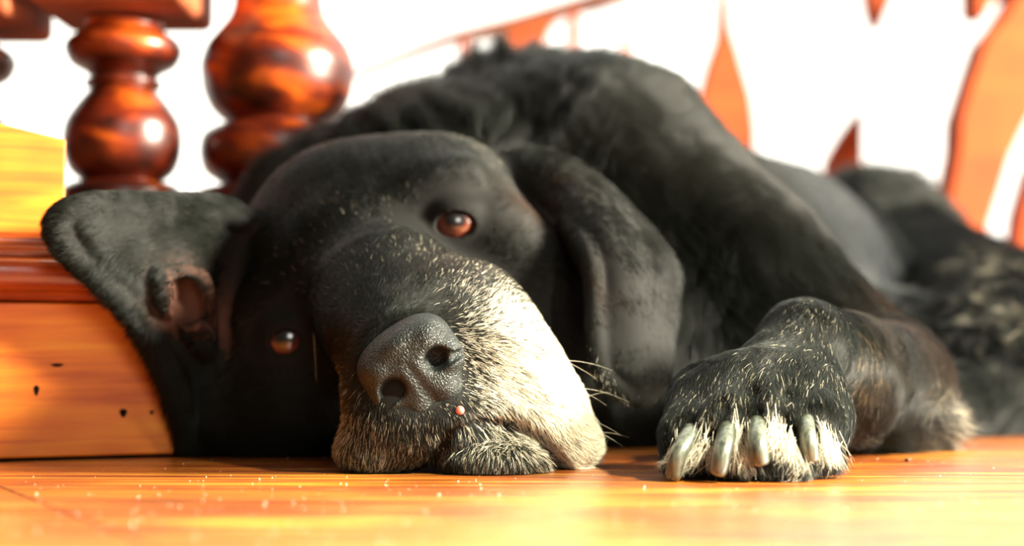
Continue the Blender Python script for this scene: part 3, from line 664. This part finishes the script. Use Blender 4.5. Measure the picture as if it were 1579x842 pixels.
# pale tufts growing down between and beside the claws
TP, TC, TR = [], [], []
for (u, v, Y, du, dv, n_, sp) in ((1048,690,.598,-14,40,70,7),(1085,680,.598,-16,48,170,9),(1062,700,.596,-6,32,60,6),(1135,668,.596,2,62,260,9),(1142,690,.592,10,44,120,8),(1098,690,.594,-4,36,60,6),
                               (1195,665,.594,8,46,200,11),(1210,680,.592,6,40,200,10),(1186,660,.594,2,40,60,6),(1228,700,.594,6,32,190,8),(1270,680,.600,8,42,220,9),(1284,690,.602,10,36,120,7),(1155,680,.594,-2,40,60,5),(1040,700,.600,-14,22,60,5),(1262,660,.600,10,40,60,7)):
    for i in range(int(n_ * .36)):
        a_ = A(u + rng.normal() * sp, v + rng.normal() * 12 - 4, Y + .0035); e = A(u + du + rng.normal() * sp * 1.3 + du * .2, v + dv * rng.uniform(.5, 1.15), Y - .005 + rng.normal() * .0012)
        mid = (a_ + e) / 2 + np.array((0, -.0022, .0006)); q = [a_ * (1 - t) ** 2 + 2 * mid * t * (1 - t) + e * t * t for t in ts]
        TP.append([np.array((x[0], x[1], max(x[2], .0005))) for x in q]); TC.append(np.array((.80, .75, .58)) * rng.uniform(.25, 1.1))
TP = np.array(TP); TC = np.array(TC); TR = (.00010 * rng.uniform(.6, 1.2, len(TP)))[:, None] * (1 - .9 * ts ** 1.3)[None]
tf = hairs('toe_tufts', TP, TR, TC, dog); tag(tf, 'white hair tufts between the claws', kind='stuff')
# whiskers and lashes
WP = []; 
def whisk(u, v, Y, du, dv, dY, bend=.15):
    a_ = A(u, v, Y); b_ = A(u + du, v + dv, Y + dY); L = np.linalg.norm(b_ - a_); up = np.array((0, 0, bend * L))
    WP.append([a_ + (b_ - a_) * t + up * t * (1 - t) * 2 for t in np.linspace(0, 1, 9)])
for w_ in ((820,545,.655,100,40,.01),(835,560,.655,110,12,.01),(845,590,.655,90,35,0),(850,600,.655,120,20,.01),(870,640,.660,85,30,0),(890,655,.665,90,50,0),(840,575,.655,60,50,0),(880,625,.66,60,-20,.0),(900,670,.665,70,5,0)): whisk(*w_)
whisk(484, 515, .70, 4, 75, -.01, 0); whisk(1440, 560, .79, 40, 60, .0, .1)
WP = np.array(WP); wr = np.tile(.00011 * (1 - .8 * np.linspace(0, 1, 9)), (len(WP), 1))
hairs('whiskers', WP, wr, np.tile(np.array((.55, .5, .38)), (len(WP), 1)), dog)
# small pink wart on the upper lip
ell_me = bmesh.new(); bmesh.ops.create_icosphere(ell_me, subdivisions=3, radius=.0019)
me = bpy.data.meshes.new('wart'); ell_me.to_mesh(me); ell_me.free(); me.polygons.foreach_set('use_smooth', [True] * len(me.polygons)); me.materials.append(mat('pink_skin', (.42, .13, .10), .35, .5)[0])
o = bpy.data.objects.new('wart', me); col.objects.link(o); o.parent = dog; tag(o, 'small pink wart on the lip'); o.location = A(709, 633, dW + .0003) - off
# pinkish bare skin inside the flipped ear is part of the skin colour
va = body.data.attributes.new('pink', 'FLOAT', 'POINT')
pk = np.exp(-(((V - A(290, 470, .712)) * (1, .7, .8)) ** 2).sum(1) / .0135 ** 2) + .5 * np.exp(-(((V - A(345, 510, .73)) * (1.4, .7, .6)) ** 2).sum(1) / .012 ** 2)
va.data.foreach_set('value', np.clip(pk, 0, 1).astype(np.float32))
nt = skin.node_tree; b = nt.nodes['Principled BSDF']; an = nt.nodes.new('ShaderNodeAttribute'); an.attribute_name = 'pink'
mm = nt.nodes.new('ShaderNodeMix'); mm.data_type = 'RGBA'; mm.inputs[6].default_value = (.008, .008, .007, 1); mm.inputs[7].default_value = (.13, .055, .035, 1)
nt.links.new(an.outputs['Fac'], mm.inputs[0]); nt.links.new(mm.outputs[2], b.inputs['Base Color'])
